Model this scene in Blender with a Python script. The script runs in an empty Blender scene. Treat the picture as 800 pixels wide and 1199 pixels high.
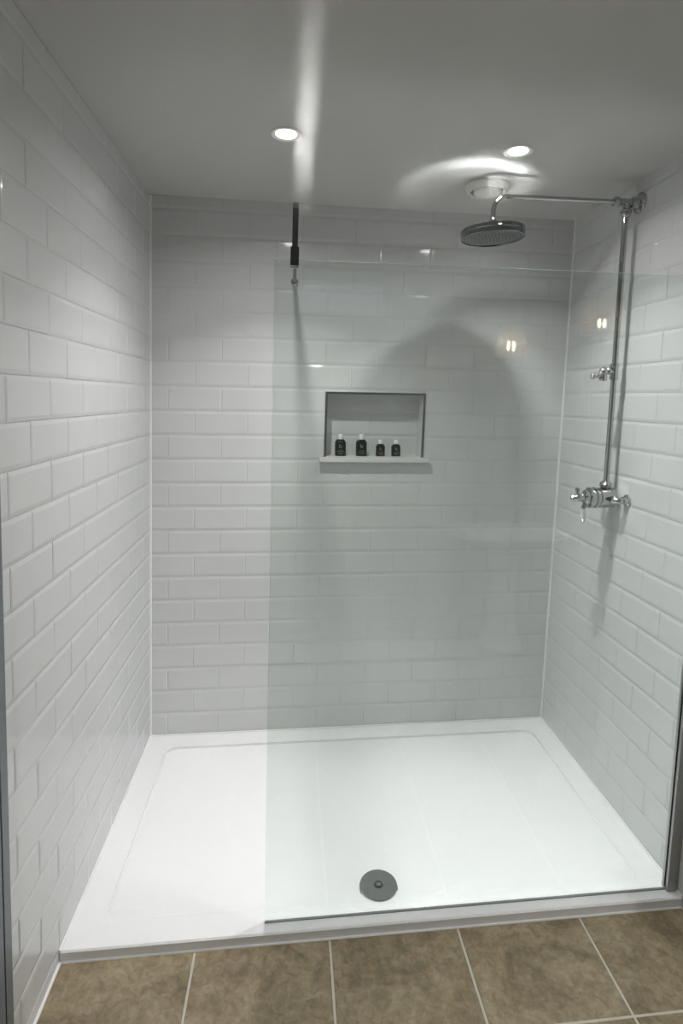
import bpy, bmesh, math, random
from mathutils import Vector, Matrix
random.seed(4)
C = bpy.context.scene.collection
PI = math.pi

# ---------------------------------------------------------------- room frame (measured; 1 unit = 0.945 m)
S = 0.945
W, H = 1.7843, 2.2815            # alcove width, ceiling height above tray rim
P_, Q_ = 0.1015, 0.2157          # tile pitch (height, length)
TH = 0.0317                      # tray height above the floor
DF, DG = 0.977, 0.9415           # tray front edge, glass plane (distance from back wall)
aL, bL, aR, bR, hc, hd = -0.0059, 0.015, 0.0029, 0.019, -0.0096, 0.0041
def w(x, y, z):
    """room coordinates -> metres; the old walls are slightly out of plumb"""
    t = min(max(x / W, 0), 1)
    yy = max(-y, 0)
    X = x + (1 - t) * (aL * yy + bL * z) + t * (aR * yy + bR * z)
    Z = z
    if z > H - 1e-6: Z = z + hc * (x / W) + hd * yy
    return Vector((X * S, y * S, Z * S))
def ceil_z(x, y): return w(x, y, H).z

# ---------------------------------------------------------------- materials
def nt(name):
    m = bpy.data.materials.new(name); m.use_nodes = True
    n = m.node_tree; n.nodes.clear()
    out = n.nodes.new('ShaderNodeOutputMaterial')
    return m, n, out
def principled(name, col, rough=.4, metal=0., spec=.5, bump=0., bscale=20., var=0., vscale=6., coat=0.):
    m, n, out = nt(name)
    b = n.nodes.new('ShaderNodeBsdfPrincipled')
    b.inputs['Base Color'].default_value = (*col, 1); b.inputs['Roughness'].default_value = rough
    b.inputs['Metallic'].default_value = metal; b.inputs['Specular IOR Level'].default_value = spec
    b.inputs['Coat Weight'].default_value = coat
    n.links.new(b.outputs[0], out.inputs[0])
    tc = n.nodes.new('ShaderNodeTexCoord')
    if var:
        no = n.nodes.new('ShaderNodeTexNoise'); no.inputs['Scale'].default_value = vscale; no.inputs['Detail'].default_value = 4
        n.links.new(tc.outputs['Object'], no.inputs['Vector'])
        mx = n.nodes.new('ShaderNodeMix'); mx.data_type = 'RGBA'
        mx.inputs[6].default_value = (*[c * (1 - var) for c in col], 1); mx.inputs[7].default_value = (*[min(1, c * (1 + var)) for c in col], 1)
        n.links.new(no.outputs['Fac'], mx.inputs[0]); n.links.new(mx.outputs[2], b.inputs['Base Color'])
    if bump:
        no = n.nodes.new('ShaderNodeTexNoise'); no.inputs['Scale'].default_value = bscale; no.inputs['Detail'].default_value = 3
        n.links.new(tc.outputs['Object'], no.inputs['Vector'])
        bp = n.nodes.new('ShaderNodeBump'); bp.inputs['Strength'].default_value = bump; bp.inputs['Distance'].default_value = .01
        n.links.new(no.outputs['Fac'], bp.inputs['Height']); n.links.new(bp.outputs[0], b.inputs['Normal'])
    return m
def emission(name, col, s):
    m, n, out = nt(name)
    e = n.nodes.new('ShaderNodeEmission'); e.inputs[0].default_value = (*col, 1); e.inputs[1].default_value = s
    n.links.new(e.outputs[0], out.inputs[0]); return m
def glass_mat(name, tint):
    m, n, out = nt(name)
    tr = n.nodes.new('ShaderNodeBsdfTransparent'); tr.inputs[0].default_value = (*tint, 1)
    gl = n.nodes.new('ShaderNodeBsdfGlossy'); gl.inputs['Roughness'].default_value = 0.0; gl.inputs[0].default_value = (1, 1, 1, 1)
    lw = n.nodes.new('ShaderNodeLayerWeight'); lw.inputs[0].default_value = .5
    pw = n.nodes.new('ShaderNodeMath'); pw.operation = 'POWER'; pw.inputs[1].default_value = 5
    ml = n.nodes.new('ShaderNodeMath'); ml.operation = 'MULTIPLY_ADD'; ml.inputs[1].default_value = .95; ml.inputs[2].default_value = .045
    mx = n.nodes.new('ShaderNodeMixShader')
    n.links.new(lw.outputs['Facing'], pw.inputs[0]); n.links.new(pw.outputs[0], ml.inputs[0]); n.links.new(ml.outputs[0], mx.inputs[0])
    n.links.new(tr.outputs[0], mx.inputs[1]); n.links.new(gl.outputs[0], mx.inputs[2]); n.links.new(mx.outputs[0], out.inputs[0])
    return m
def floor_mat():
    m, n, out = nt('floor_tile')
    b = n.nodes.new('ShaderNodeBsdfPrincipled'); b.inputs['Roughness'].default_value = .42
    tc = n.nodes.new('ShaderNodeTexCoord')
    mp = n.nodes.new('ShaderNodeMapping'); mp.inputs['Scale'].default_value = (1, 1, 1); mp.inputs['Rotation'].default_value = (0, 0, .6)
    n.links.new(tc.outputs['Object'], mp.inputs[0])
    n1 = n.nodes.new('ShaderNodeTexNoise'); n1.inputs['Scale'].default_value = 7; n1.inputs['Detail'].default_value = 8; n1.inputs['Roughness'].default_value = .62; n1.inputs['Distortion'].default_value = 1.2
    n2 = n.nodes.new('ShaderNodeTexNoise'); n2.inputs['Scale'].default_value = 55; n2.inputs['Detail'].default_value = 6; n2.inputs['Distortion'].default_value = .8
    n.links.new(mp.outputs[0], n1.inputs['Vector']); n.links.new(mp.outputs[0], n2.inputs['Vector'])
    r = n.nodes.new('ShaderNodeValToRGB'); r.color_ramp.elements[0].position = .34; r.color_ramp.elements[1].position = .68
    r.color_ramp.elements[0].color = (.175, .136, .082, 1); r.color_ramp.elements[1].color = (.33, .272, .182, 1)
    e = r.color_ramp.elements.new(.5); e.color = (.255, .204, .128, 1)
    n.links.new(n1.outputs['Fac'], r.inputs[0])
    r2 = n.nodes.new('ShaderNodeValToRGB'); r2.color_ramp.elements[0].position = .3; r2.color_ramp.elements[1].position = .7
    r2.color_ramp.elements[0].color = (.66, .64, .58, 1); r2.color_ramp.elements[1].color = (1.12, 1.12, 1.12, 1)
    n.links.new(n2.outputs['Fac'], r2.inputs[0])
    mx = n.nodes.new('ShaderNodeMix'); mx.data_type = 'RGBA'; mx.blend_type = 'MULTIPLY'; mx.inputs[0].default_value = 1
    n.links.new(r.outputs[0], mx.inputs[6]); n.links.new(r2.outputs[0], mx.inputs[7]); n.links.new(mx.outputs[2], b.inputs['Base Color'])
    bp = n.nodes.new('ShaderNodeBump'); bp.inputs['Strength'].default_value = .25; bp.inputs['Distance'].default_value = .003
    n.links.new(n2.outputs['Fac'], bp.inputs['Height']); n.links.new(bp.outputs[0], b.inputs['Normal'])
    n.links.new(b.outputs[0], out.inputs[0]); return m

M = {}
M['tile'] = principled('glazed_white_tile', (.625, .635, .635), .08, spec=.5, bump=.06, bscale=12)
M['grout'] = principled('wall_grout', (.60, .60, .595), .8)
M['caulk'] = principled('white_caulk', (.80, .80, .79), .45)
M['floor'] = floor_mat()
M['floor_grout'] = principled('floor_grout', (.50, .47, .40), .85, var=.1, vscale=30)
M['ceiling'] = principled('ceiling_paint', (.50, .50, .485), .75, bump=.03, bscale=60)
M['paint'] = principled('wall_paint', (.36, .36, .35), .8)
M['tray'] = principled('white_acrylic', (.79, .795, .80), .2, spec=.5, bump=.035, bscale=9)
M['chrome'] = principled('chrome', (.50, .51, .515), .04, metal=1)
M['chrome_soft'] = principled('chrome_satin', (.24, .255, .265), .15, metal=1)
M['nickel'] = principled('brushed_trim', (.28, .29, .29), .3, metal=1)
M['alu'] = principled('aluminium_profile', (.40, .40, .395), .42, metal=1)
M['head_chrome'] = principled('dark_polished_chrome', (.30, .31, .315), .05, metal=1)
M['chrome_dark_refl'] = principled('chrome_dark_reflection', (.17, .175, .17), .12, metal=1)  # same chrome, with dark room reflections put into its base colour
M['nozzle'] = principled('grey_rubber', (.085, .09, .095), .4)
M['dark'] = principled('recess_shade', (.03, .032, .034), .5)  # near-black that paints the shade inside groove, slot and vent gap
M['seal'] = principled('grey_seal', (.20, .21, .21), .35)
M['glass'] = glass_mat('clear_glass', (.93, .953, .943))
M['glass_edge'] = principled('glass_edge', (.62, .72, .69), .12, spec=.8)
M['ceramic'] = principled('white_ceramic', (.8, .8, .79), .08, coat=.5)
M['white'] = principled('white_plastic', (.72, .71, .67), .35)
M['black'] = principled('black_bottle', (.006, .0065, .007), .14, spec=.35)
M['cap'] = principled('white_cap', (.78, .78, .77), .4)
M['print'] = principled('pale_print', (.30, .31, .30), .5)
M['door_paint'] = principled('slate_paint', (.16, .18, .20), .4)
def lens_mat():
    m, n, out = nt('lamp_lens')
    e = n.nodes.new('ShaderNodeEmission'); e.inputs[0].default_value = (1, .985, .95, 1); e.inputs[1].default_value = 5
    t = n.nodes.new('ShaderNodeBsdfTransparent'); a = n.nodes.new('ShaderNodeAddShader')
    n.links.new(e.outputs[0], a.inputs[0]); n.links.new(t.outputs[0], a.inputs[1]); n.links.new(a.outputs[0], out.inputs[0]); return m
M['bulb'] = lens_mat()
M['sill'] = principled('white_sill', (.68, .68, .675), .2)

def fabric():
    m, n, out = nt('pleated_shade')
    d = n.nodes.new('ShaderNodeBsdfDiffuse'); d.inputs[0].default_value = (.72, .64, .54, 1)
    t = n.nodes.new('ShaderNodeBsdfTranslucent'); t.inputs[0].default_value = (.75, .64, .52, 1)
    mx = n.nodes.new('ShaderNodeMixShader'); mx.inputs[0].default_value = .5
    n.links.new(d.outputs[0], mx.inputs[1]); n.links.new(t.outputs[0], mx.inputs[2]); n.links.new(mx.outputs[0], out.inputs[0]); return m
def shade_mat():
    m, n, out = nt('pleated_glass_shade')
    a = n.nodes.new('ShaderNodeBsdfTransparent'); a.inputs[0].default_value = (.9, .86, .8, 1)
    t = n.nodes.new('ShaderNodeBsdfTranslucent'); t.inputs[0].default_value = (.7, .58, .46, 1)
    mx = n.nodes.new('ShaderNodeMixShader'); mx.inputs[0].default_value = .6
    n.links.new(a.outputs[0], mx.inputs[1]); n.links.new(t.outputs[0], mx.inputs[2]); n.links.new(mx.outputs[0], out.inputs[0]); return m
M['shade'] = shade_mat(); M['shade_rim'] = fabric()
M['warm_bulb'] = emission('warm_bulb', (1, .84, .66), 45)
M['dusk'] = emission('dusk_sky', (.50, .62, .85), .5)

# ---------------------------------------------------------------- helpers
def link(o): C.objects.link(o); return o
def mesh_obj(name, bm, mats, parent=None, smooth=False, ang=35):
    bmesh.ops.recalc_face_normals(bm, faces=bm.faces[:])
    if parent is not None:
        bmesh.ops.translate(bm, verts=bm.verts[:], vec=-wl(parent))
    me = bpy.data.meshes.new(name); bm.to_mesh(me); bm.free()
    for m in (mats if isinstance(mats, (list, tuple)) else [mats]): me.materials.append(m)
    if smooth:
        for p in me.polygons: p.use_smooth = True
        try: me.set_sharp_from_angle(angle=math.radians(ang))
        except Exception: pass
    o = bpy.data.objects.new(name, me); link(o)
    if parent is not None: o.parent = parent
    return o
def wl(o):
    v = Vector((0, 0, 0))
    while o is not None: v += o.location; o = o.parent
    return v
def tag(o, label, cat, group=None):
    o['label'] = label; o['category'] = cat
    if group: o['group'] = group
    return o
def thing(name, label, cat, loc, group=None):
    o = bpy.data.objects.new(name, None); o.empty_display_size = .05; link(o); o.location = loc
    return tag(o, label, cat, group)
def struct(o): o['kind'] = 'structure'; return o
def bx(bm, a, b, mat=0, f=None):
    """box between corners a,b (optionally through mapping f)"""
    f = f or (lambda x, y, z: Vector((x, y, z)))
    vs = [bm.verts.new(f(x, y, z)) for z in (a[2], b[2]) for y in (a[1], b[1]) for x in (a[0], b[0])]
    for q in ((0, 2, 3, 1), (4, 5, 7, 6), (0, 1, 5, 4), (2, 6, 7, 3), (0, 4, 6, 2), (1, 3, 7, 5)):
        fc = bm.faces.new([vs[i] for i in q]); fc.material_index = mat
    return vs
def basis(n):
    n = Vector(n).normalized(); a = Vector((1, 0, 0)) if abs(n.x) < .9 else Vector((0, 1, 0))
    u = n.cross(a).normalized(); return u, n.cross(u).normalized(), n
def lathe(bm, base, axis, prof, seg=40, mat=0):
    """prof: list of (radius, height) along axis from base"""
    u, v, n = basis(axis); base = Vector(base); rings = []
    for r, h in prof:
        if r < 1e-6: rings.append([bm.verts.new(base + n * h)])
        else: rings.append([bm.verts.new(base + n * h + (u * math.cos(2 * PI * i / seg) + v * math.sin(2 * PI * i / seg)) * r) for i in range(seg)])
    for A, B in zip(rings, rings[1:]):
        for i in range(seg):
            j = (i + 1) % seg
            vs = [A[i % len(A)], A[j % len(A)], B[j % len(B)], B[i % len(B)]]
            uq = []
            for x in vs:
                if x not in uq: uq.append(x)
            if len(uq) > 2:
                try: f = bm.faces.new(uq); f.material_index = mat
                except ValueError: pass
def tube(bm, pts, r, seg=20, mat=0, caps=True):
    pts = [Vector(p) for p in pts]; rings = []
    t0 = (pts[1] - pts[0]).normalized(); u, v, _ = basis(t0)
    for i, p in enumerate(pts):
        t = ((pts[min(i + 1, len(pts) - 1)] - pts[max(i - 1, 0)])).normalized()
        u = (u - t * u.dot(t)).normalized(); v = t.cross(u)
        rr = r[i] if isinstance(r, (list, tuple)) else r
        rings.append([bm.verts.new(p + (u * math.cos(2 * PI * k / seg) + v * math.sin(2 * PI * k / seg)) * rr) for k in range(seg)])
    for A, B in zip(rings, rings[1:]):
        for k in range(seg):
            bm.faces.new([A[k], A[(k + 1) % seg], B[(k + 1) % seg], B[k]]).material_index = mat
    if caps: bm.faces.new(rings[0][::-1]).material_index = mat; bm.faces.new(rings[-1]).material_index = mat
def ball(bm, c, r, seg=20, axis=(0, 0, 1), sq=1.):
    n = 12
    lathe(bm, Vector(c), axis, [(r * math.sin(PI * i / n), -r * sq * math.cos(PI * i / n)) for i in range(n + 1)], seg)
def NB(): return bmesh.new()
def bevel(bm, wd, seg=2):
    bmesh.ops.bevel(bm, geom=bm.edges[:], offset=wd, segments=seg, affect='EDGES', profile=.5)

# ---------------------------------------------------------------- tiled walls
GAP, BEV, TD, BH = .0012, .0105, .007, .0015
def tile_piece(bm, f, T, R):
    """bevelled tile T=(u0,u1,v0,v1) cut to rectangle R; outer face at height 0"""
    u0, u1, v0, v1 = max(T[0], R[0]), min(T[1], R[1]), max(T[2], R[2]), min(T[3], R[3])
    if u1 - u0 < .004 or v1 - v0 < .004: return
    bu0 = BEV * .38 if u0 == T[0] else .0006; bu1 = BEV * .38 if u1 == T[1] else .0006
    bv0 = BEV if v0 == T[2] else .0006; bv1 = BEV if v1 == T[3] else .0006
    if u1 - u0 < bu0 + bu1 + .001: bu0 = bu1 = (u1 - u0) * .3
    if v1 - v0 < bv0 + bv1 + .001: bv0 = bv1 = (v1 - v0) * .3
    tu, tv = random.gauss(0, .0018), random.gauss(0, .003)      # hand-set tiles are never quite flat
    cu, cv = (T[0] + T[1]) / 2, (T[2] + T[3]) / 2
    def hh(u, v, h): return h + tu * (u - cu) + tv * (v - cv)
    A = [(u0, v0), (u1, v0), (u1, v1), (u0, v1)]
    B = [(u0 + bu0, v0 + bv0), (u1 - bu1, v0 + bv0), (u1 - bu1, v1 - bv1), (u0 + bu0, v1 - bv1)]
    # rim heights: bevelled sides are low, cut sides stay nearly at the face
    lo = -BH
    r0 = [bm.verts.new(f(u, v, -TD)) for u, v in A]
    r1 = [bm.verts.new(f(u, v, hh(u, v, lo))) for u, v in A]
    r2 = [bm.verts.new(f(u, v, hh(u, v, 0))) for u, v in B]
    for a, b in ((r0, r1), (r1, r2)):
        for i in range(4): bm.faces.new([a[i], a[(i + 1) % 4], b[(i + 1) % 4], b[i]])
    bm.faces.new(r2)
def split(R, hole):
    if not hole: return [R]
    u0, u1, v0, v1 = R; a, b, c, d = hole
    return [(u0, a, v0, v1), (b, u1, v0, v1), (a, b, v0, c), (a, b, d, v1)]
def tiled_wall(name, f, U, V, off_even, hole=None, thick=.08):
    bm = NB(); u0, u1 = U; v0, v1 = V
    regs = split((u0, u1, v0, v1), hole)
    k = math.floor(v0 / P_) - 1
    while k * P_ < v1:
        off = off_even + (0 if k % 2 == 0 else Q_ / 2)
        m = math.floor((u0 - off) / Q_) - 1
        while off + m * Q_ < u1:
            T = (off + m * Q_ + GAP * .25, off + (m + 1) * Q_ - GAP * .25, k * P_ + GAP, (k + 1) * P_ - GAP)
            if hole and T[0] < hole[1] and T[1] > hole[0] and T[2] < hole[3] and T[3] > hole[2]:
                a, b, c, d = hole
                for R in ((u0, a, v0, v1), (b, u1, v0, v1), (a, b, v0, c), (a, b, d, v1)):
                    if T[0] < R[1] and T[1] > R[0] and T[2] < R[3] and T[3] > R[2]: tile_piece(bm, f, T, R)
            else: tile_piece(bm, f, T, (u0, u1, v0, v1))
            m += 1
        k += 1
    # grout bed / wall body behind the tiles
    for R in regs:
        nu = max(1, int((R[1] - R[0]) / .5))
        bx(bm, (R[0], R[2], -thick), (R[1], R[3], -BH - .0005), 1, lambda a, b, c: f(a, b, c))
    return struct(mesh_obj(name, bm, [M['tile'], M['grout']]))

NI = (.727, 1.150, 1.232, 1.506)                 # niche opening on the back wall
ZC = H + .03
fb = lambda u, v, h: w(u, -h, v)
fl = lambda u, v, h: w(h, -u, v)
fr = lambda u, v, h: w(W - h, -u, v)
tiled_wall('wall_back', fb, (0, W), (-TH, H), .0712, NI, .13)
tiled_wall('wall_left', fl, (-.12, 3.02), (-TH, H), .107, None, .08)
tiled_wall('wall_right', fr, (-.12, 1.42), (-TH, H), .0086, None, .08)

# niche lining (recess behind the back wall face)
ND = .088
bm = NB()
a, b, c, d = NI
fn = lambda x, y, z: w(x, y, z)
t = .004
def inner_tiles(bm):
    rows = [(c, 13 * P_), (13 * P_, 14 * P_), (14 * P_, d)]
    f = lambda u, v, h: w(u, ND - h, v)
    tile_piece(bm, f, (a - .1, b + .1, 12 * P_ + GAP, 13 * P_ - GAP), (a, b, c, d))
    tile_piece(bm, f, (a - .1, .93, 13 * P_ + GAP, 14 * P_ - GAP), (a, b, c, d))
    tile_piece(bm, f, (.933, b + .1, 13 * P_ + GAP, 14 * P_ - GAP), (a, b, c, d))
    tile_piece(bm, f, (a - .1, b + .1, 14 * P_ + GAP, 15 * P_ - GAP), (a, b, c, d))
inner_tiles(bm)
bx(bm, (a, ND + .002, c), (b, .125, d), 1, fn)
bx(bm, (a - .001, .001, c), (a + t, ND + .002, d), 0, fn); bx(bm, (b - t, .001, c), (b + .001, ND + .002, d), 0, fn)
bx(bm, (a, .001, d - t), (b, ND + .002, d + .001), 0, fn); bx(bm, (a, .001, c - .001), (b, ND + .002, c + .001), 0, fn)
struct(mesh_obj('wall_niche', bm, [M['tile'], M['grout']]))

# metal edging round the niche (three sides) and the white sill
base = w((a + b) / 2, -.004, c)
nf = thing('tile_edging', 'thin brushed metal edging around the recessed wall niche', 'trim', base)
e = .0095
for (p, q) in (((a - .006, -.004, c), (a - .006 + e, .012, d + .006)), ((b + .006 - e, -.004, c), (b + .006, .012, d + .006)), ((a - .006 + e, -.004, d + .006 - e), (b + .006 - e, .012, d + .006))):
    bm = NB(); bx(bm, p, q, 0, fn); mesh_obj('edging_strip', bm, M['nickel'], nf)
bm = NB(); bx(bm, (a - .025, -.030, c - .021), (b + .026, -.001, c), 0, fn)
bx(bm, (a + t, -.001, c - .001), (b - t, ND - .006, c + .002), 0, fn)
bmesh.ops.bevel(bm, geom=bm.edges[:], offset=.002, segments=2, affect='EDGES')
tag(mesh_obj('niche_shelf', bm, M['sill'], smooth=True), 'white sill shelf jutting out below the wall niche', 'shelf')

# ---------------------------------------------------------------- toiletry bottles
def bottle_proto(wd, hb, hcap, capw):
    th = thing('toiletry_bottle', '', 'bottle', (0, 0, 0))
    bm = NB(); dp = wd * .62
    ch = wd * .27
    # shouldered flat bottle: rounded-rectangle sections stacked up
    def ring(sx, sy, z, n=6):
        r = min(sx, sy) * .28; out = []
        for qx, qy, a0 in ((1, 1, 0), (-1, 1, PI / 2), (-1, -1, PI), (1, -1, 1.5 * PI)):
            for i in range(n):
                an = a0 + PI / 2 * i / (n - 1)
                out.append(bm.verts.new((qx * (sx / 2 - r) + r * math.cos(an), qy * (sy / 2 - r) + r * math.sin(an), z)))
        return out
    secs = [(wd * .94, dp * .94, 0), (wd, dp, .0018), (wd, dp, hb - ch), (wd * .985, dp * .98, hb - ch * .9), (wd * .66, dp * .80, hb - .0012), (wd * .60, dp * .74, hb)]
    rg = [ring(*s) for s in secs]
    for A, B in zip(rg, rg[1:]):
        for i in range(len(A)): bm.faces.new([A[i], A[(i + 1) % len(A)], B[(i + 1) % len(A)], B[i]])
    bm.faces.new(rg[0][::-1]); bm.faces.new(rg[-1])
    body = mesh_obj('body', bm, M['black'], th, True, 40)
    bm = NB(); lathe(bm, (0, 0, hb), (0, 0, 1), [(0, 0), (capw * .5, 0), (capw * .5, hcap * .92), (capw * .46, hcap), (0, hcap)], 28)
    mesh_obj('cap', bm, M['cap'], th, True, 40)
    # pale emblem and text lines printed on the front
    bm = NB(); y = -dp / 2 - .0003; zc = hb * .56; R = wd * .115; ln = wd * .05
    n = 20
    for i in range(n):
        a0, a1 = 2 * PI * i / n, 2 * PI * (i + 1) / n
        vs = [bm.verts.new((rr * math.cos(an), y, zc + rr * math.sin(an))) for an, rr in ((a0, R), (a1, R), (a1, R * .68), (a0, R * .68))]
        bm.faces.new(vs)
    bx(bm, (-R, y - .0001, zc), (-R * .68, y + .0001, zc + R * 2.1))
    for k, (l, z) in enumerate(((.46, .34), (.62, .26), (.5, .18), (.36, .11))):
        bx(bm, (-wd * l / 2, y - .0001, hb * z), (wd * l / 2, y + .0001, hb * z + .0007))
    mesh_obj('label_print', bm, M['print'], body)
    return th
def copy_tree(o, parent=None):
    c_ = o.copy(); link(c_)
    if parent is not None: c_.parent = parent
    for chd in list(o.children): copy_tree(chd, c_)
    return c_
big = bottle_proto(.0450, .0680, .0210, .0205)
small = bottle_proto(.0375, .0500, .0165, .0180)
zb = c + .0032
specs = [(big, .795, 'larger black bottle with white cap, leftmost on the niche shelf'),
         (big, .8865, 'larger black bottle with white cap, second from left on the niche shelf'),
         (small, .971, 'smaller black bottle with white cap, second from right on the niche shelf'),
         (small, 1.040, 'smaller black bottle with white cap, rightmost on the niche shelf')]
seen = set()
for proto, x, lab in specs:
    o = proto if proto.name not in seen else copy_tree(proto)
    seen.add(proto.name)
    o.location = w(x, .030, zb); o['label'] = lab; o['group'] = 'toiletry bottles in the wall niche'
    o.rotation_euler = (0, 0, random.uniform(-.07, .07))

# ---------------------------------------------------------------- ceiling, floor, outer room
XR, YR = 3.3, -3.02               # the room opens to the right in front of the shower
bm = NB()
vs = []
for z in (0, .06):
    for (x, y) in ((-.1, .14), (XR + .1, .14), (XR + .1, YR - .1), (-.1, YR - .1)):
        v = w(max(x, -.1), y, H); vs.append(bm.verts.new((v.x, v.y, v.z + z)))
for q in ((0, 1, 2, 3), (7, 6, 5, 4), (0, 4, 5, 1), (1, 5, 6, 2), (2, 6, 7, 3), (3, 7, 4, 0)): bm.faces.new([vs[i] for i in q])
struct(mesh_obj('ceiling', bm, M['ceiling']))

bm = NB()
PF = .3683; x0 = .353 - 2 * PF; y0 = -1.2505; g = .0033
def ftile(xa, xb, ya, yb, z=-TH):
    A = [(xa, ya), (xb, ya), (xb, yb), (xa, yb)]; i = .0022
    B = [(xa + i, ya + i), (xb - i, ya + i), (xb - i, yb - i), (xa + i, yb - i)]
    r0 = [bm.verts.new(w(x, y, z - .006)) for x, y in A]; r1 = [bm.verts.new(w(x, y, z - .0014)) for x, y in A]; r2 = [bm.verts.new(w(x, y, z)) for x, y in B]
    for P, Q in ((r0, r1), (r1, r2)):
        for k in range(4): bm.faces.new([P[k], P[(k + 1) % 4], Q[(k + 1) % 4], Q[k]])
    bm.faces.new(r2)
for i in range(12):
    for j in range(-1, 7):
        xa, xb = x0 + i * PF + g, x0 + (i + 1) * PF - g
        yb, ya = y0 - (j - 1) * PF - g - PF, y0 - (j - 1) * PF + g - 2 * PF
        ya, yb = y0 - j * PF + g, y0 - (j - 1) * PF - g
        xa = max(xa, .001); yb = min(yb, -DF - .001); xb = min(xb, XR); ya = max(ya, YR)
        if yb > -1.42 and xa < W < xb: xb = W - .001
        if xb - xa < .01 or yb - ya < .01 or xa > XR: continue
        if yb > -1.42 and xa >= W - .01: continue
        ftile(xa, xb, ya, yb)
bx(bm, (-.1, YR - .1, -TH - .08), (XR + .1, .14, -TH - .0020), 1, fn)
struct(mesh_obj('floor', bm, [M['floor'], M['floor_grout']]))

def plain(name, a, b, mat='paint', hole=None):
    bm = NB()
    bx(bm, a, b, 0, lambda x, y, z: Vector((x * S, y * S, z * S)))
    return struct(mesh_obj(name, bm, M[mat]))
plain('wall_side', (W + .05, -1.425, -TH), (XR + .08, -1.34, H - .008))
plain('wall_far_right', (XR, YR, -TH), (XR + .08, -1.42, H - .012))
# rear wall with a small high window
wx0, wx1, wz0, wz1 = .62, 1.18, 1.99, 2.20
bm = NB(); fs = lambda x, y, z: Vector((x * S, y * S, z * S))
for R in split((-.1, XR + .08, -TH, H - .012), (wx0, wx1, wz0, wz1)): bx(bm, (R[0], YR - .08, R[2]), (R[1], YR, R[3]), 0, fs)
struct(mesh_obj('wall_rear', bm, M['paint']))
wn = thing('window_1', '', 'window', fs((wx0 + wx1) / 2, YR, wz0)); del wn['label'], wn['category']; struct(wn)
bm = NB()
for R in ((wx0, wx1, wz0, wz0 + .02), (wx0, wx1, wz1 - .02, wz1), (wx0, wx0 + .02, wz0 + .02, wz1 - .02), (wx1 - .02, wx1, wz0 + .02, wz1 - .02)):
    bx(bm, (R[0], YR - .05, R[2]), (R[1], YR - .01, R[3]), 0, fs)
mesh_obj('window_frame', bm, M['ceramic'], wn)
bm = NB(); bx(bm, (wx0 + .02, YR - .04, wz0 + .02), (wx1 - .02, YR - .03, wz1 - .02), 0, fs)
mesh_obj('pane', bm, M['dusk'], wn)

# ---------------------------------------------------------------- shower tray
bm = NB()
cx0, cx1, cy0, cy1 = .088, 1.697, -.088, -.905
def rr_loop(ins, zf, n=7, r=.045):
    x0_, x1_, yb_, yf_ = cx0 + ins, cx1 - ins, cy0 - ins, cy1 + ins; r = r - ins * .6; out = []
    for (sx, sy, a0) in ((x1_ - r, yb_ - r, 0), (x0_ + r, yb_ - r, PI / 2), (x0_ + r, yf_ + r, PI), (x1_ - r, yf_ + r, 1.5 * PI)):
        for i in range(n):
            an = a0 + PI / 2 * i / (n - 1); x, y = sx + r * math.cos(an), sy + r * math.sin(an)
            out.append(bm.verts.new(w(x, y, zf(x, y))))
    return out
depth = lambda x, y: -.0105 * min(1, max(0, (y + .905) / .12))
L1 = rr_loop(0, lambda x, y: 0); L2 = rr_loop(.0016, depth); La = rr_loop(.0050, depth); L3 = rr_loop(.0080, lambda x, y: depth(x, y) * .45)
for A, B in ((L1, L2), (L2, La), (La, L3)):
    for i in range(len(A)): bm.faces.new([A[i], A[(i + 1) % len(A)], B[(i + 1) % len(A)], B[i]])
# inner floor falls gently towards the waste
dx, dy = .878, -.85
nR = 8; prev = L3; cen_z = -.0065
for k in range(1, nR + 1):
    tt = k / nR
    cur = []
    for v3 in L3:
        x, y = v3.co.x / S, v3.co.y / S
        X, Y = x + (dx - x) * tt, y + (dy - y) * tt
        z = v3.co.z / S * (1 - tt) + cen_z * tt
        cur.append((X, Y, z))
    if k < nR:
        cur = [bm.verts.new((X * S, Y * S, z * S)) for X, Y, z in cur]
        for i in range(len(cur)): bm.faces.new([prev[i], prev[(i + 1) % len(cur)], cur[(i + 1) % len(cur)], cur[i]])
        prev = cur
    else:
        cv = bm.verts.new((dx * S, dy * S, cen_z * S))
        for i in range(len(prev)): bm.faces.new([prev[i], prev[(i + 1) % len(prev)], cv])
# rim: ring from the recess out to the walls and front edge
n = 7
m_ = .0015
outer = [(W - m_, -.0015), (m_, -.0015), (m_, -DF + .004), (W - m_, -DF + .004)]
oc = [bm.verts.new(w(x, y, 0)) for x, y in outer]
for q in range(4):
    seg = L1[q * n:(q + 1) * n]
    for i in range(n - 1): bm.faces.new([oc[q], seg[i + 1], seg[i]])
    nx = (q + 1) % 4
    bm.faces.new([oc[q], oc[nx], L1[nx * n], seg[-1]])
fe = [bm.verts.new(w(x, y, z)) for (x, y, z) in ((m_, -DF, -.004), (W - m_, -DF, -.004), (m_, -DF + .002, -TH + .001), (W - m_, -DF + .002, -TH + .001))]
bm.faces.new([oc[2], oc[3], fe[1], fe[0]]); bm.faces.new([fe[0], fe[1], fe[3], fe[2]])
bk = [bm.verts.new(w(x, -.0015, -TH + .001)) for x in (m_, W - m_)]
bm.faces.new([oc[0], oc[1], bk[0], bk[1]]); bm.faces.new([oc[1], oc[2], fe[0], fe[2], bk[0]]); bm.faces.new([oc[3], oc[0], bk[1], fe[3], fe[1]])
bm.faces.new([bk[0], bk[1], fe[3], fe[2]])
tray = mesh_obj('shower_tray', bm, M['tray'], smooth=True, ang=25)
tag(tray, 'wide low white shower tray filling the tiled alcove floor', 'shower tray')

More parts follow.
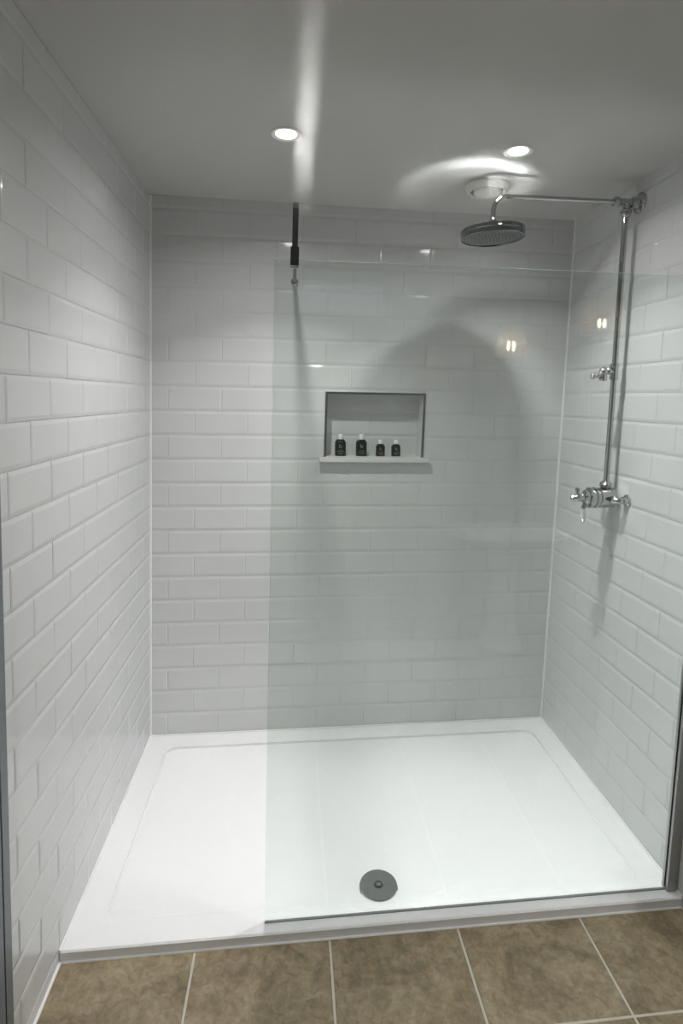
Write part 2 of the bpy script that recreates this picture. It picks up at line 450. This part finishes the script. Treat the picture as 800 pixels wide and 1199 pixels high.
# waste cover
wp = w(dx, dy, -.0065)
dr = thing('shower_drain', 'round chrome waste cover near the front of the white tray', 'drain', wp)
R0 = .0575 * S
bm = NB(); lathe(bm, wp, (0, 0, 1), [(0, 0), (R0 * 1.03, 0), (R0 * 1.03, .0022), (R0 * .93, .0026), (R0 * .93, .001), (0, .001)], 64); mesh_obj('drain_flange', bm, M['chrome'], dr, True)
bm = NB(); lathe(bm, wp + Vector((0, 0, .0032)), (0, 0, 1), [(0, 0), (R0 * .97, 0), (R0, .0008), (R0, .0056), (R0 * .975, .0068), (R0 * .5, .0072), (R0 * .25, .0073), (R0 * .22, .0060), (0, .0060)], 72); mesh_obj('drain_cover', bm, M['chrome'], dr, True)
bm = NB(); lathe(bm, wp + Vector((0, 0, .0093)), (0, 0, 1), [(R0 * .215, 0), (R0 * .215, .0012), (R0 * .15, .0014), (R0 * .15, 0), (R0 * .215, 0)], 40); mesh_obj('centre_slot_shade', bm, M['dark'], dr, True)  # dark ring paints the shade inside the cover's slot
bm = NB(); lathe(bm, wp + Vector((0, 0, .0092)), (0, 0, 1), [(0, 0), (R0 * .13, 0), (R0 * .13, .0022), (R0 * .09, .0030), (0, .0030)], 32); mesh_obj('centre_cap', bm, M['chrome'], dr, True)

# ---------------------------------------------------------------- sealant beads (setting trim)
def bead(name, p, q, r=.0055, mat='caulk'):
    bm = NB(); tube(bm, [p, (Vector(p) + Vector(q)) / 2, q], r, 10); return struct(mesh_obj(name, bm, M[mat], smooth=True))
bead('trim_1', w(.001, -.001, .0), w(.001, -.001, H - .003), .0048)
bead('trim_2', w(W - .001, -.001, .0), w(W - .001, -.001, H - .003), .0048)
bead('trim_3', w(.0, -.001, .0015), w(W, -.001, .0015), .0035)
bead('trim_4', w(.001, 0, .0015), w(.001, -DF, .0015), .0035)
bead('trim_5', w(W - .001, 0, .0015), w(W - .001, -DF, .0015), .0035)
bead('trim_6', w(0, -DF - .001, -TH + .0005), w(W, -DF - .001, -TH + .0005), .0032)
bead('trim_7', w(.002, -DF, -TH), w(.002, -1.21, -TH), .0042)

# slate door frame on the left wall close to the viewer
bm = NB()
bx(bm, (.0, -1.253, -TH), (.003, -1.225, H - .004), 0, fn); bx(bm, (.0, -1.259, -TH), (.0012, -1.253, H - .004), 1, fn); bx(bm, (.0, -1.33, -TH), (.003, -1.259, H - .004), 0, fn)
struct(mesh_obj('trim_8', bm, [M['door_paint'], M['dark']]))  # the groove's shade is painted as a near-black strip

# ---------------------------------------------------------------- glass screen
gs = thing('glass_screen', 'frameless clear glass shower panel standing along the tray front', 'shower screen', w(1.1, -DG, 0))
xb, xt, xw = .5385, .528, W - .012
gy = .0034
bm = NB()
co = [(xb, .003), (xw, .003), (xw, 1.8395), (xt, 1.8338)]
F = [bm.verts.new(w(x, -DG - gy, z)) for x, z in co]; B_ = [bm.verts.new(w(x, -DG + gy, z)) for x, z in co]
bm.faces.new(F); bm.faces.new(B_[::-1])
for i in range(4):
    fc = bm.faces.new([F[i], B_[i], B_[(i + 1) % 4], F[(i + 1) % 4]]); fc.material_index = 2 if i == 0 else 1
mesh_obj('glass_panel', bm, [M['glass'], M['glass_edge'], M['seal']], gs)
bm = NB(); z1 = 1.86
for (p, q) in (((W - .034, -DG - .013, .0005), (W - .001, -DG - gy - .0005, z1)), ((W - .034, -DG + gy + .0005, .0005), (W - .001, -DG + .013, z1)), ((W - .010, -DG - gy - .0005, .0005), (W - .001, -DG + gy + .0005, z1))):
    bx(bm, p, q, 0, fn)
mesh_obj('wall_profile', bm, M['alu'], gs)
bm = NB(); bx(bm, (xb, -DG - gy, .0002), (W - .035, -DG + gy, .0028), 0, fn); mesh_obj('bottom_seal', bm, M['seal'], gs)

# ---------------------------------------------------------------- support bar from the glass to the back wall
xs, zs = .579, 1.963
sb = thing('support_bar', 'slim square chrome bar bracing the glass panel to the back wall', 'support bar', w(xs, 0, zs))
hw = .0073
bm = NB(); bx(bm, (xs - hw, -.957, zs - hw), (xs + hw, -.004, zs + hw), 0, fn); bmesh.ops.bevel(bm, geom=bm.edges[:], offset=.0008, segments=1, affect='EDGES'); mesh_obj('bar', bm, M['chrome'], sb)
bm = NB(); bx(bm, (xs - hw, -.957, 1.862), (xs + hw, -.9425, zs - hw), 0, fn); bmesh.ops.bevel(bm, geom=bm.edges[:], offset=.0008, segments=1, affect='EDGES'); mesh_obj('drop_post', bm, M['chrome_dark_refl'], sb)
bm = NB()
for (p, q) in (((xs - .0105, -DG - .016, 1.816), (xs + .0105, -DG - gy - .0006, 1.862)), ((xs - .0105, -DG + gy + .0006, 1.816), (xs + .0105, -DG + .013, 1.862)), ((xs - .0105, -DG - gy - .0006, 1.8375), (xs + .0105, -DG + gy + .0006, 1.862))):
    bx(bm, p, q, 0, fn)
mesh_obj('glass_clamp', bm, M['chrome_dark_refl'], sb)
bm = NB(); lathe(bm, w(xs, -.001, zs), (0, -1, 0), [(0, 0), (.014, 0), (.014, .004), (.011, .007), (0, .007)], 32); mesh_obj('wall_flange', bm, M['chrome'], sb, True)
bm = NB(); ball(bm, w(xs + .011, -.016, zs - .006), .0045); mesh_obj('grub_screw', bm, M['chrome'], sb, True)

# ---------------------------------------------------------------- shower fixture
DS = -.467
def ws(x, z, y=DS): return w(x, y, z)
sx = 1.737
sf = thing('shower_fixture', 'chrome overhead shower with riser pipe and valve on the right wall', 'shower', w(W, DS, 1.13))
tr_ = .0078
# riser
bm = NB(); tube(bm, [ws(sx + .002, 1.185), ws(sx, 1.6), ws(sx - .003, 2.17)], .0098, 24); mesh_obj('riser_pipe', bm, M['chrome'], sf, True)
# arm with bend
ax_ = 1.700
za = 2.193
R_ = .048
pts = [ws(ax_, za)]
pts.append(ws(1.300, za - .003))
for i in range(1, 13):
    an = PI / 2 * i / 12 * .97
    pts.append(ws(1.300 - R_ * math.sin(an), za - .003 - R_ * (1 - math.cos(an))))
pts.append(ws(1.2505, 2.118)); pts.append(ws(1.2505, 2.098))
bm = NB(); tube(bm, pts, tr_, 24); mesh_obj('shower_arm', bm, M['chrome'], sf, True)
# tee, nuts, wall flange
bm = NB()
tc_ = ws(sx - .003, za)
lathe(bm, ws(1.690, za), (1, 0, 0), [(0, 0), (.012, 0), (.0155, .003), (.0155, .012), (.013, .015), (.0125, .016), (.0125, .080), (.0, .080)], 32)
lathe(bm, tc_, (0, 0, -1), [(0, 0), (.0125, 0), (.0125, .026), (0, .026)], 32)
mesh_obj('tee_joint', bm, M['chrome'], sf, True)
bm = NB(); lathe(bm, ws(1.686, za), (1, 0, 0), [(.008, -.002), (.0145, 0), (.0172, .004), (.0172, .012), (.0145, .016), (.008, .016)], 8); mesh_obj('arm_nut', bm, M['chrome'], sf)
bm = NB(); lathe(bm, tc_ + Vector((0, 0, -.022)), (0, 0, -1), [(.006, 0), (.013, 0), (.0175, .005), (.0175, .017), (.0145, .023), (.0115, .026), (.009, .026)], 32); mesh_obj('riser_nut', bm, M['chrome'], sf, True)
bm = NB(); lathe(bm, ws(W - .0015, za), (-1, 0, 0), [(0, 0), (.034, 0), (.034, .003), (.031, .0055), (.017, .009), (.015, .020), (.0175, .022), (.0175, .030), (.0115, .034), (0, .034)], 48); mesh_obj('wall_flange', bm, M['chrome'], sf, True)

# shower head, slightly tilted
tilt = math.radians(2.6)
nrm = Vector((-math.sin(tilt), 0.0, math.cos(tilt))).normalized()
hb_ = ws(1.257, 2.046, -.46)
hd_o = thing('shower_head', '', 'x', (0, 0, 0)); del hd_o['label'], hd_o['category']
C.objects.unlink(hd_o); bpy.data.objects.remove(hd_o)
RH = .1035
bm = NB()
lathe(bm, hb_, nrm, [(RH * .955, .0020), (RH * .965, 0), (RH * .99, 0), (RH, .0015), (RH, .0150), (RH * 1.010, .0160), (RH * 1.010, .0185), (RH, .0195), (RH, .0270), (RH * .985, .0290)]
      + [(q_, .0291 + 2.2 * (.0145 ** 2 - (q_ - .0855) ** 2)) for q_ in [.100 - .0029 * i for i in range(6)]] + [(.0835, .0304), (.0815, .0312)]
      + [(q_, .0312 + .128 * (.0815 - q_)) for q_ in (.074, .066, .060)]
      + [(q_, .0346 + 1.164 * (.055 ** 2 - q_ ** 2)) for q_ in [.055 - .0038 * i for i in range(11)]] + [(.0155, .0395), (.0145, .048), (0, .048)], 128)
head = mesh_obj('shower_head', bm, M['head_chrome'], sf, True, 15)
bm = NB(); lathe(bm, hb_, nrm, [(0, .0028), (RH * .955, .0028), (RH * .955, .0045), (0, .0045)], 80); mesh_obj('spray_plate', bm, M['chrome_soft'], head, True)
bm = NB(); u_, v_, n_ = basis(nrm)
for rr in range(1, 9):
    cnt = rr * 6
    for k in range(cnt):
        an = 2 * PI * k / cnt + rr * .3
        lathe(bm, hb_ + (u_ * math.cos(an) + v_ * math.sin(an)) * RH * rr / 9.2 + nrm * .003, -nrm, [(.0012, 0), (.0010, .0016), (0, .0018)], 6)
mesh_obj('spray_nozzles', bm, M['nozzle'], head)
bm = NB(); lathe(bm, hb_ + nrm * .047, nrm, [(.0, -.003), (.0135, -.003), (.0145, .001), (.0145, .009), (.011, .013), (0, .013)], 24); ball(bm, ws(1.2505, 2.106), .0115); mesh_obj('swivel_joint', bm, M['chrome'], head, True)

# hand-shower bracket half way up the riser
bz = 1.597
bm = NB(); lathe(bm, ws(sx, bz - .028), (0, 0, 1), [(.0100, 0), (.0145, .001), (.0145, .010), (.0130, .012), (.0130, .042), (.0145, .044), (.0145, .054), (.0100, .055)], 32)
br = mesh_obj('riser_bracket', bm, M['chrome'], sf, True)
c0 = ws(sx, bz)
bm = NB()
tube(bm, [c0, c0 + Vector((-.018, -.004, .001)), c0 + Vector((-.045, -.010, .001))], .0085, 16)
ball(bm, c0 + Vector((-.024, -.006, .003)), .0125); ball(bm, c0 + Vector((-.045, -.010, .001)), .0150)
mesh_obj('bracket_arm', bm, M['chrome'], br, True)
bm = NB(); k0 = c0 + Vector((-.043, -.010, -.010)); lathe(bm, k0, (-.15, 0, -1), [(0, -.004), (.008, -.004), (.0125, .006), (.0135, .016), (.010, .022), (0, .023)], 24)
mesh_obj('hook_cup', bm, M['chrome'], br, True)
bm = NB(); tube(bm, [k0 + Vector((0, 0, -.004)), k0 + Vector((-.030, 0, -.004))], .0065, 14); ball(bm, k0 + Vector((-.022, 0, -.004)), .0100); ball(bm, k0 + Vector((-.037, 0, -.006)), .0110)
mesh_obj('bracket_knob', bm, M['chrome'], br, True)

# thermostatic valve
vz = 1.135
vc = ws(1.764, vz)
X_ = Vector((-1, 0, 0))
bm = NB()
lathe(bm, ws(1.775, vz), X_, [(0, 0), (.026, 0), (.031, .003), (.0355, .008), (.0355, .060), (.0310, .063), (.0310, .068), (.0370, .071), (.0370, .077), (.0320, .079), (.0320, .083), (.0365, .086), (.0365, .094), (.031, .098), (.026, .099), (0, .099)], 56)
valve = mesh_obj('valve_body', bm, M['chrome'], sf, True, 30)
bm = NB()
hx = ws(1.775, vz) + X_ * .099
lathe(bm, hx, X_, [(0, 0), (.024, 0), (.026, .003), (.026, .010), (.021, .014), (.013, .016), (.012, .028), (.0145, .030), (.0145, .042), (.010, .046), (.008, .052), (.0095, .056), (.007, .061), (0, .062)], 40)
mesh_obj('control_spindle', bm, M['chrome'], valve, True, 30)
# cross handle: four short arms with balls; the lowest carries the long ceramic lever
hc_ = hx + X_ * .036
bm = NB()
for an in (100, 25, 205):
    d_ = Vector((0, -math.cos(math.radians(an)), math.sin(math.radians(an))))
    tube(bm, [hc_, hc_ + d_ * .016, hc_ + d_ * .024], [.0062, .0056, .006], 14); ball(bm, hc_ + d_ * .0275, .0082)
mesh_obj('cross_handle', bm, M['chrome'], valve, True)
lv0 = hx + X_ * .012
bm = NB(); d_ = Vector((-.06, -.10, -1)).normalized()
lathe(bm, lv0 + d_ * .018, d_, [(0, 0), (.0065, 0), (.0055, .008), (.0085, .013), (.0085, .020), (.006, .022), (0, .022)], 24)
mesh_obj('lever_neck', bm, M['chrome'], valve, True)
bm = NB()
lathe(bm, lv0 + d_ * .076, d_, [(0, 0), (.0075, 0), (.0085, .002), (.0065, .006), (.0035, .008), (.0045, .011), (0, .0135)], 24)
mesh_obj('lever_tip', bm, M['chrome'], valve, True)
bm = NB(); lathe(bm, lv0 + d_ * .039, d_, [(0, 0), (.0065, 0), (.0085, .012), (.0092, .024), (.0080, .036), (.0072, .038), (0, .038)], 24)
o = mesh_obj('flow_lever', bm, M['ceramic'], valve, True); o['label'] = 'white ceramic lever'
# outlet boss on top towards the riser
bm = NB(); lathe(bm, ws(sx + .002, vz) + Vector((0, 0, .028)), (0, 0, 1), [(0, 0), (.0125, 0), (.0125, .006), (.0175, .008), (.0205, .013), (.0205, .022), (.016, .028), (.0095, .031), (.0095, .036), (0, .036)], 32); mesh_obj('outlet_nut', bm, M['chrome'], sf, True)
# inlet elbows each side
for s in (-1, 1):
    y2 = DS + s * .0685
    bm = NB()
    pe = [w(1.742, DS + s * .030, vz), w(1.742, DS + s * .050, vz)]
    for i in range(1, 7):
        an = PI / 2 * i / 6; pe.append(w(1.742 + .0185 * (1 - math.cos(an)), DS + s * (.050 + .0185 * math.sin(an)), vz))
    pe.append(w(W - .004, y2, vz))
    tube(bm, pe, .0105, 20); ball(bm, w(1.744, DS + s * .054, vz), .0138)
    lathe(bm, w(W - .0015, y2, vz), X_, [(0, 0), (.0215, 0), (.0215, .0025), (.019, .005), (.0135, .008), (.0135, .016), (0, .016)], 36)
    mesh_obj('inlet_elbow', bm, M['chrome'], sf, True, 40)

# ---------------------------------------------------------------- ceiling fittings
def downlight(x, y, label, power, group='recessed shower downlights', spread=150, emit=.027):
    z = ceil_z(x, y); p = Vector((w(x, y, H).x, y * S, z))
    dl = thing('downlight', label, 'ceiling light', p, group)
    bm = NB(); lathe(bm, p, (0, 0, -1), [(.030, -.02), (.030, .001), (.033, .0015), (.041, .0035), (.0445, .002), (.0450, 0)], 48)
    mesh_obj('bezel', bm, M['white'], dl, True)
    bm = NB(); lathe(bm, p, (0, 0, -1), [(.0300, .0008), (.028, .0022), (.020, .0036), (.010, .0043), (0, .0045)], 40)
    mesh_obj('lens', bm, M['bulb'], dl, True)
    # bright core beam plus a wide spill, as a reflector lamp gives
    for k, (frac, sp) in enumerate(((.62, spread), (.38, 152))):
        ld = bpy.data.lights.new('downlight_lamp', 'AREA'); ld.shape = 'DISK'; ld.size = emit * 2; ld.energy = power * frac; ld.color = (1, .992, .975); ld.spread = math.radians(sp)
        lo = bpy.data.objects.new('lamp', ld); link(lo); lo.parent = dl; lo.location = (0, 0, -.0006 - .0003 * k)
    return dl
downlight(.544, -.611, 'left of the two round recessed ceiling downlights over the shower', 6.9, spread=106)
downlight(1.271, -.614, 'right of the two recessed downlights, in front of the round vent', 6.9, spread=106)

vx, vy = 1.276, -.315
pz = Vector((w(vx, vy, H).x, vy * S, ceil_z(vx, vy)))
ve = thing('extractor_vent', 'round cream extractor vent in the ceiling above the shower head', 'vent', pz)
bm = NB(); lathe(bm, pz, (0, 0, -1), [(.0570, -.0), (.0570, .020), (.0595, .0235), (.0645, .0225), (.0745, .012), (.0775, .005), (.078, 0)], 64); mesh_obj('outer_ring', bm, M['white'], ve, True)
bm = NB(); lathe(bm, pz, (0, 0, -1), [(0, .006), (.0470, .006), (.0480, .020), (.0445, .0245), (.02, .0265), (0, .0265)], 56); mesh_obj('centre_disc', bm, M['white'], ve, True)
bm = NB(); lathe(bm, pz, (0, 0, -1), [(0, .001), (.0568, .001), (.0568, .003), (0, .003)], 40); mesh_obj('vent_gap_shade', bm, M['dark'], ve, True)  # flat dark disc stands in for shade within the vent gap

# ---------------------------------------------------------------- the rest of the bathroom (seen mirrored in the glass)
def room_fill_light(x, y, power, label):  # unseen ceiling lamps added as fill light for the room
    return downlight(x, y, label, power, 'unseen fill downlights added to the room', 150, .03)
room_fill_light(.75, -1.75, 5.2, 'unseen fill downlight added in the bathroom in front of the shower')
room_fill_light(2.1, -2.35, 9, 'unseen fill downlight added over the basin side of the bathroom')

def wall_lamp(x, z, R, label, nrm_):
    n_ = Vector(nrm_); p = Vector((x, 0, z)) * S
    p.y = (YR if abs(n_.y) > .5 else 0) * S
    return p
def make_lamp(pos, n_, R, Hs, label):
    """pos on the wall, n_ outward normal"""
    n_ = Vector(n_); t_ = thing('wall_lamp', label, 'lamp', pos, 'pleated wall lamps beside the basin')
    bm = NB(); lathe(bm, pos, n_, [(0, 0), (.045, 0), (.045, .008), (.02, .014), (0, .014)], 32); mesh_obj('backplate', bm, M['chrome'], t_, True)
    cpt = pos + n_ * (R + .05)
    bm = NB(); tube(bm, [pos + Vector((0, 0, -.0)), pos + n_ * (R * .5) + Vector((0, 0, -.07)), cpt + Vector((0, 0, -.08)), cpt + Vector((0, 0, -.02))], .006, 12); mesh_obj('lamp_arm', bm, M['chrome'], t_, True)
    bm = NB(); seg = 72; rings = []
    for r, z in ((R, -.01), (R * .62, Hs - .01)):
        rings.append([bm.verts.new(cpt + Vector((math.cos(2 * PI * i / seg), math.sin(2 * PI * i / seg), 0)) * r * (1 + .02 * (i % 2)) + Vector((0, 0, z))) for i in range(seg)])
    for i in range(seg): bm.faces.new([rings[0][i], rings[0][(i + 1) % seg], rings[1][(i + 1) % seg], rings[1][i]])
    shd = mesh_obj('lamp_shade', bm, M['shade'], t_)
    bm = NB(); lathe(bm, cpt, (0, 0, 1), [(R - .006, -.012), (R + .004, -.014), (R + .005, -.006), (R - .006, -.004), (R - .006, -.012)], 48)
    mesh_obj('shade_rim', bm, M['shade_rim'], shd, True)
    bm = NB()
    for k in range(2): ball(bm, cpt + Vector((-.016 + .032 * k, 0, .045)), .0095, 16, (0, 0, 1), 3.2)
    mesh_obj('bulb', bm, M['warm_bulb'], t_, True)
    return t_
def rs(x, y, z): return Vector((x, y, z)) * S
make_lamp(rs(1.94, YR, 1.775), (0, 1, 0), .105, .13, 'pleated shade wall lamp on the rear wall by the basin')
make_lamp(rs(2.50, YR, 1.925), (0, 1, 0), .14, .18, 'larger pleated shade wall lamp on the rear wall, farther right')

# pedestal basin
bp_ = rs(1.92, -2.74, -TH - .045)
bs = thing('pedestal_basin', 'white pedestal basin with chrome taps against the rear wall', 'basin', bp_)
bm = NB(); segs = 48
def oval(z, rx, ry, cy=0, back=None):
    out = []
    for i in range(segs):
        an = 2 * PI * i / segs; ex = .62
        cx_, sn = math.cos(an), math.sin(an)
        x = rx * math.copysign(abs(cx_) ** ex, cx_); y = ry * math.copysign(abs(sn) ** ex, sn)
        out.append(bm.verts.new(bp_ + Vector((x, y + cy, z))))
    return out
secs = [oval(.60, .10, .09, -.04), oval(.64, .20, .15, -.02), oval(.70, .31, .21), oval(.725, .340, .235), oval(.735, .335, .23), oval(.73, .285, .165, .03), oval(.64, .18, .12, .03), oval(.60, .05, .04, .03)]
for A, B in zip(secs, secs[1:]):
    for i in range(segs): bm.faces.new([A[i], A[(i + 1) % segs], B[(i + 1) % segs], B[i]])
bm.faces.new(secs[0][::-1]); bm.faces.new(secs[-1])
mesh_obj('bowl', bm, M['ceramic'], bs, True, 60)
bm = NB(); lathe(bm, bp_ + Vector((0, -.04, .0425)), (0, 0, 1), [(0, 0), (.13, 0), (.12, .03), (.085, .12), (.08, .41), (.10, .56), (0, .56)], 36); mesh_obj('pedestal', bm, M['ceramic'], bs, True)
for s in (-1, 1):
    tp = bp_ + Vector((s * .13, -.19, .735))
    bm = NB(); lathe(bm, tp, (0, 0, 1), [(0, 0), (.022, 0), (.02, .008), (.012, .014), (.012, .06), (.018, .065), (.018, .085), (0, .09)], 24)
    tube(bm, [tp + Vector((0, 0, .045)), tp + Vector((0, .06, .06)), tp + Vector((0, .10, .045))], .009, 14)
    mesh_obj('tap', bm, M['chrome'], bs, True)

# ---------------------------------------------------------------- world, camera, view
wd_ = bpy.data.worlds.new('world'); bpy.context.scene.world = wd_; wd_.use_nodes = True
wd_.node_tree.nodes['Background'].inputs[0].default_value = (.5, .55, .6, 1); wd_.node_tree.nodes['Background'].inputs[1].default_value = .05

cam = bpy.data.cameras.new('camera'); co_ = bpy.data.objects.new('camera', cam); link(co_); bpy.context.scene.camera = co_
cam.sensor_fit = 'HORIZONTAL'; cam.sensor_width = 36; cam.lens = 666.2175 * 36 / 800
cam.shift_x = (400 - 415.843) / 800; cam.shift_y = (530.1068 - 599.5) / 800; cam.clip_start = .02
pi_, ya, ro = -0.0953, 0.1136, 0.018
fw = Vector((math.sin(ya) * math.cos(pi_), math.cos(ya) * math.cos(pi_), math.sin(pi_))); rt = Vector((math.cos(ya), -math.sin(ya), 0)); up = rt.cross(fw)
r2 = math.cos(ro) * rt + math.sin(ro) * up; u2 = -math.sin(ro) * rt + math.cos(ro) * up
Mx = Matrix((r2, u2, -fw)).transposed().to_4x4(); Mx.translation = Vector((0.5989, -2.4384, 1.4854)) * S
co_.matrix_world = Mx

sc = bpy.context.scene
sc.view_settings.view_transform = 'Standard'; sc.view_settings.look = 'None'; sc.view_settings.gamma = 1; sc.view_settings.use_curve_mapping = False
sc.view_settings.exposure = 0
cy = sc.cycles
cy.max_bounces = 8; cy.diffuse_bounces = 5; cy.glossy_bounces = 5; cy.transparent_max_bounces = 12
cy.caustics_reflective = True; cy.blur_glossy = 0; cy.sample_clamp_indirect = 0
cy.use_denoising = True
cy.use_guiding = True; cy.use_surface_guiding = True; cy.guiding_training_samples = 128
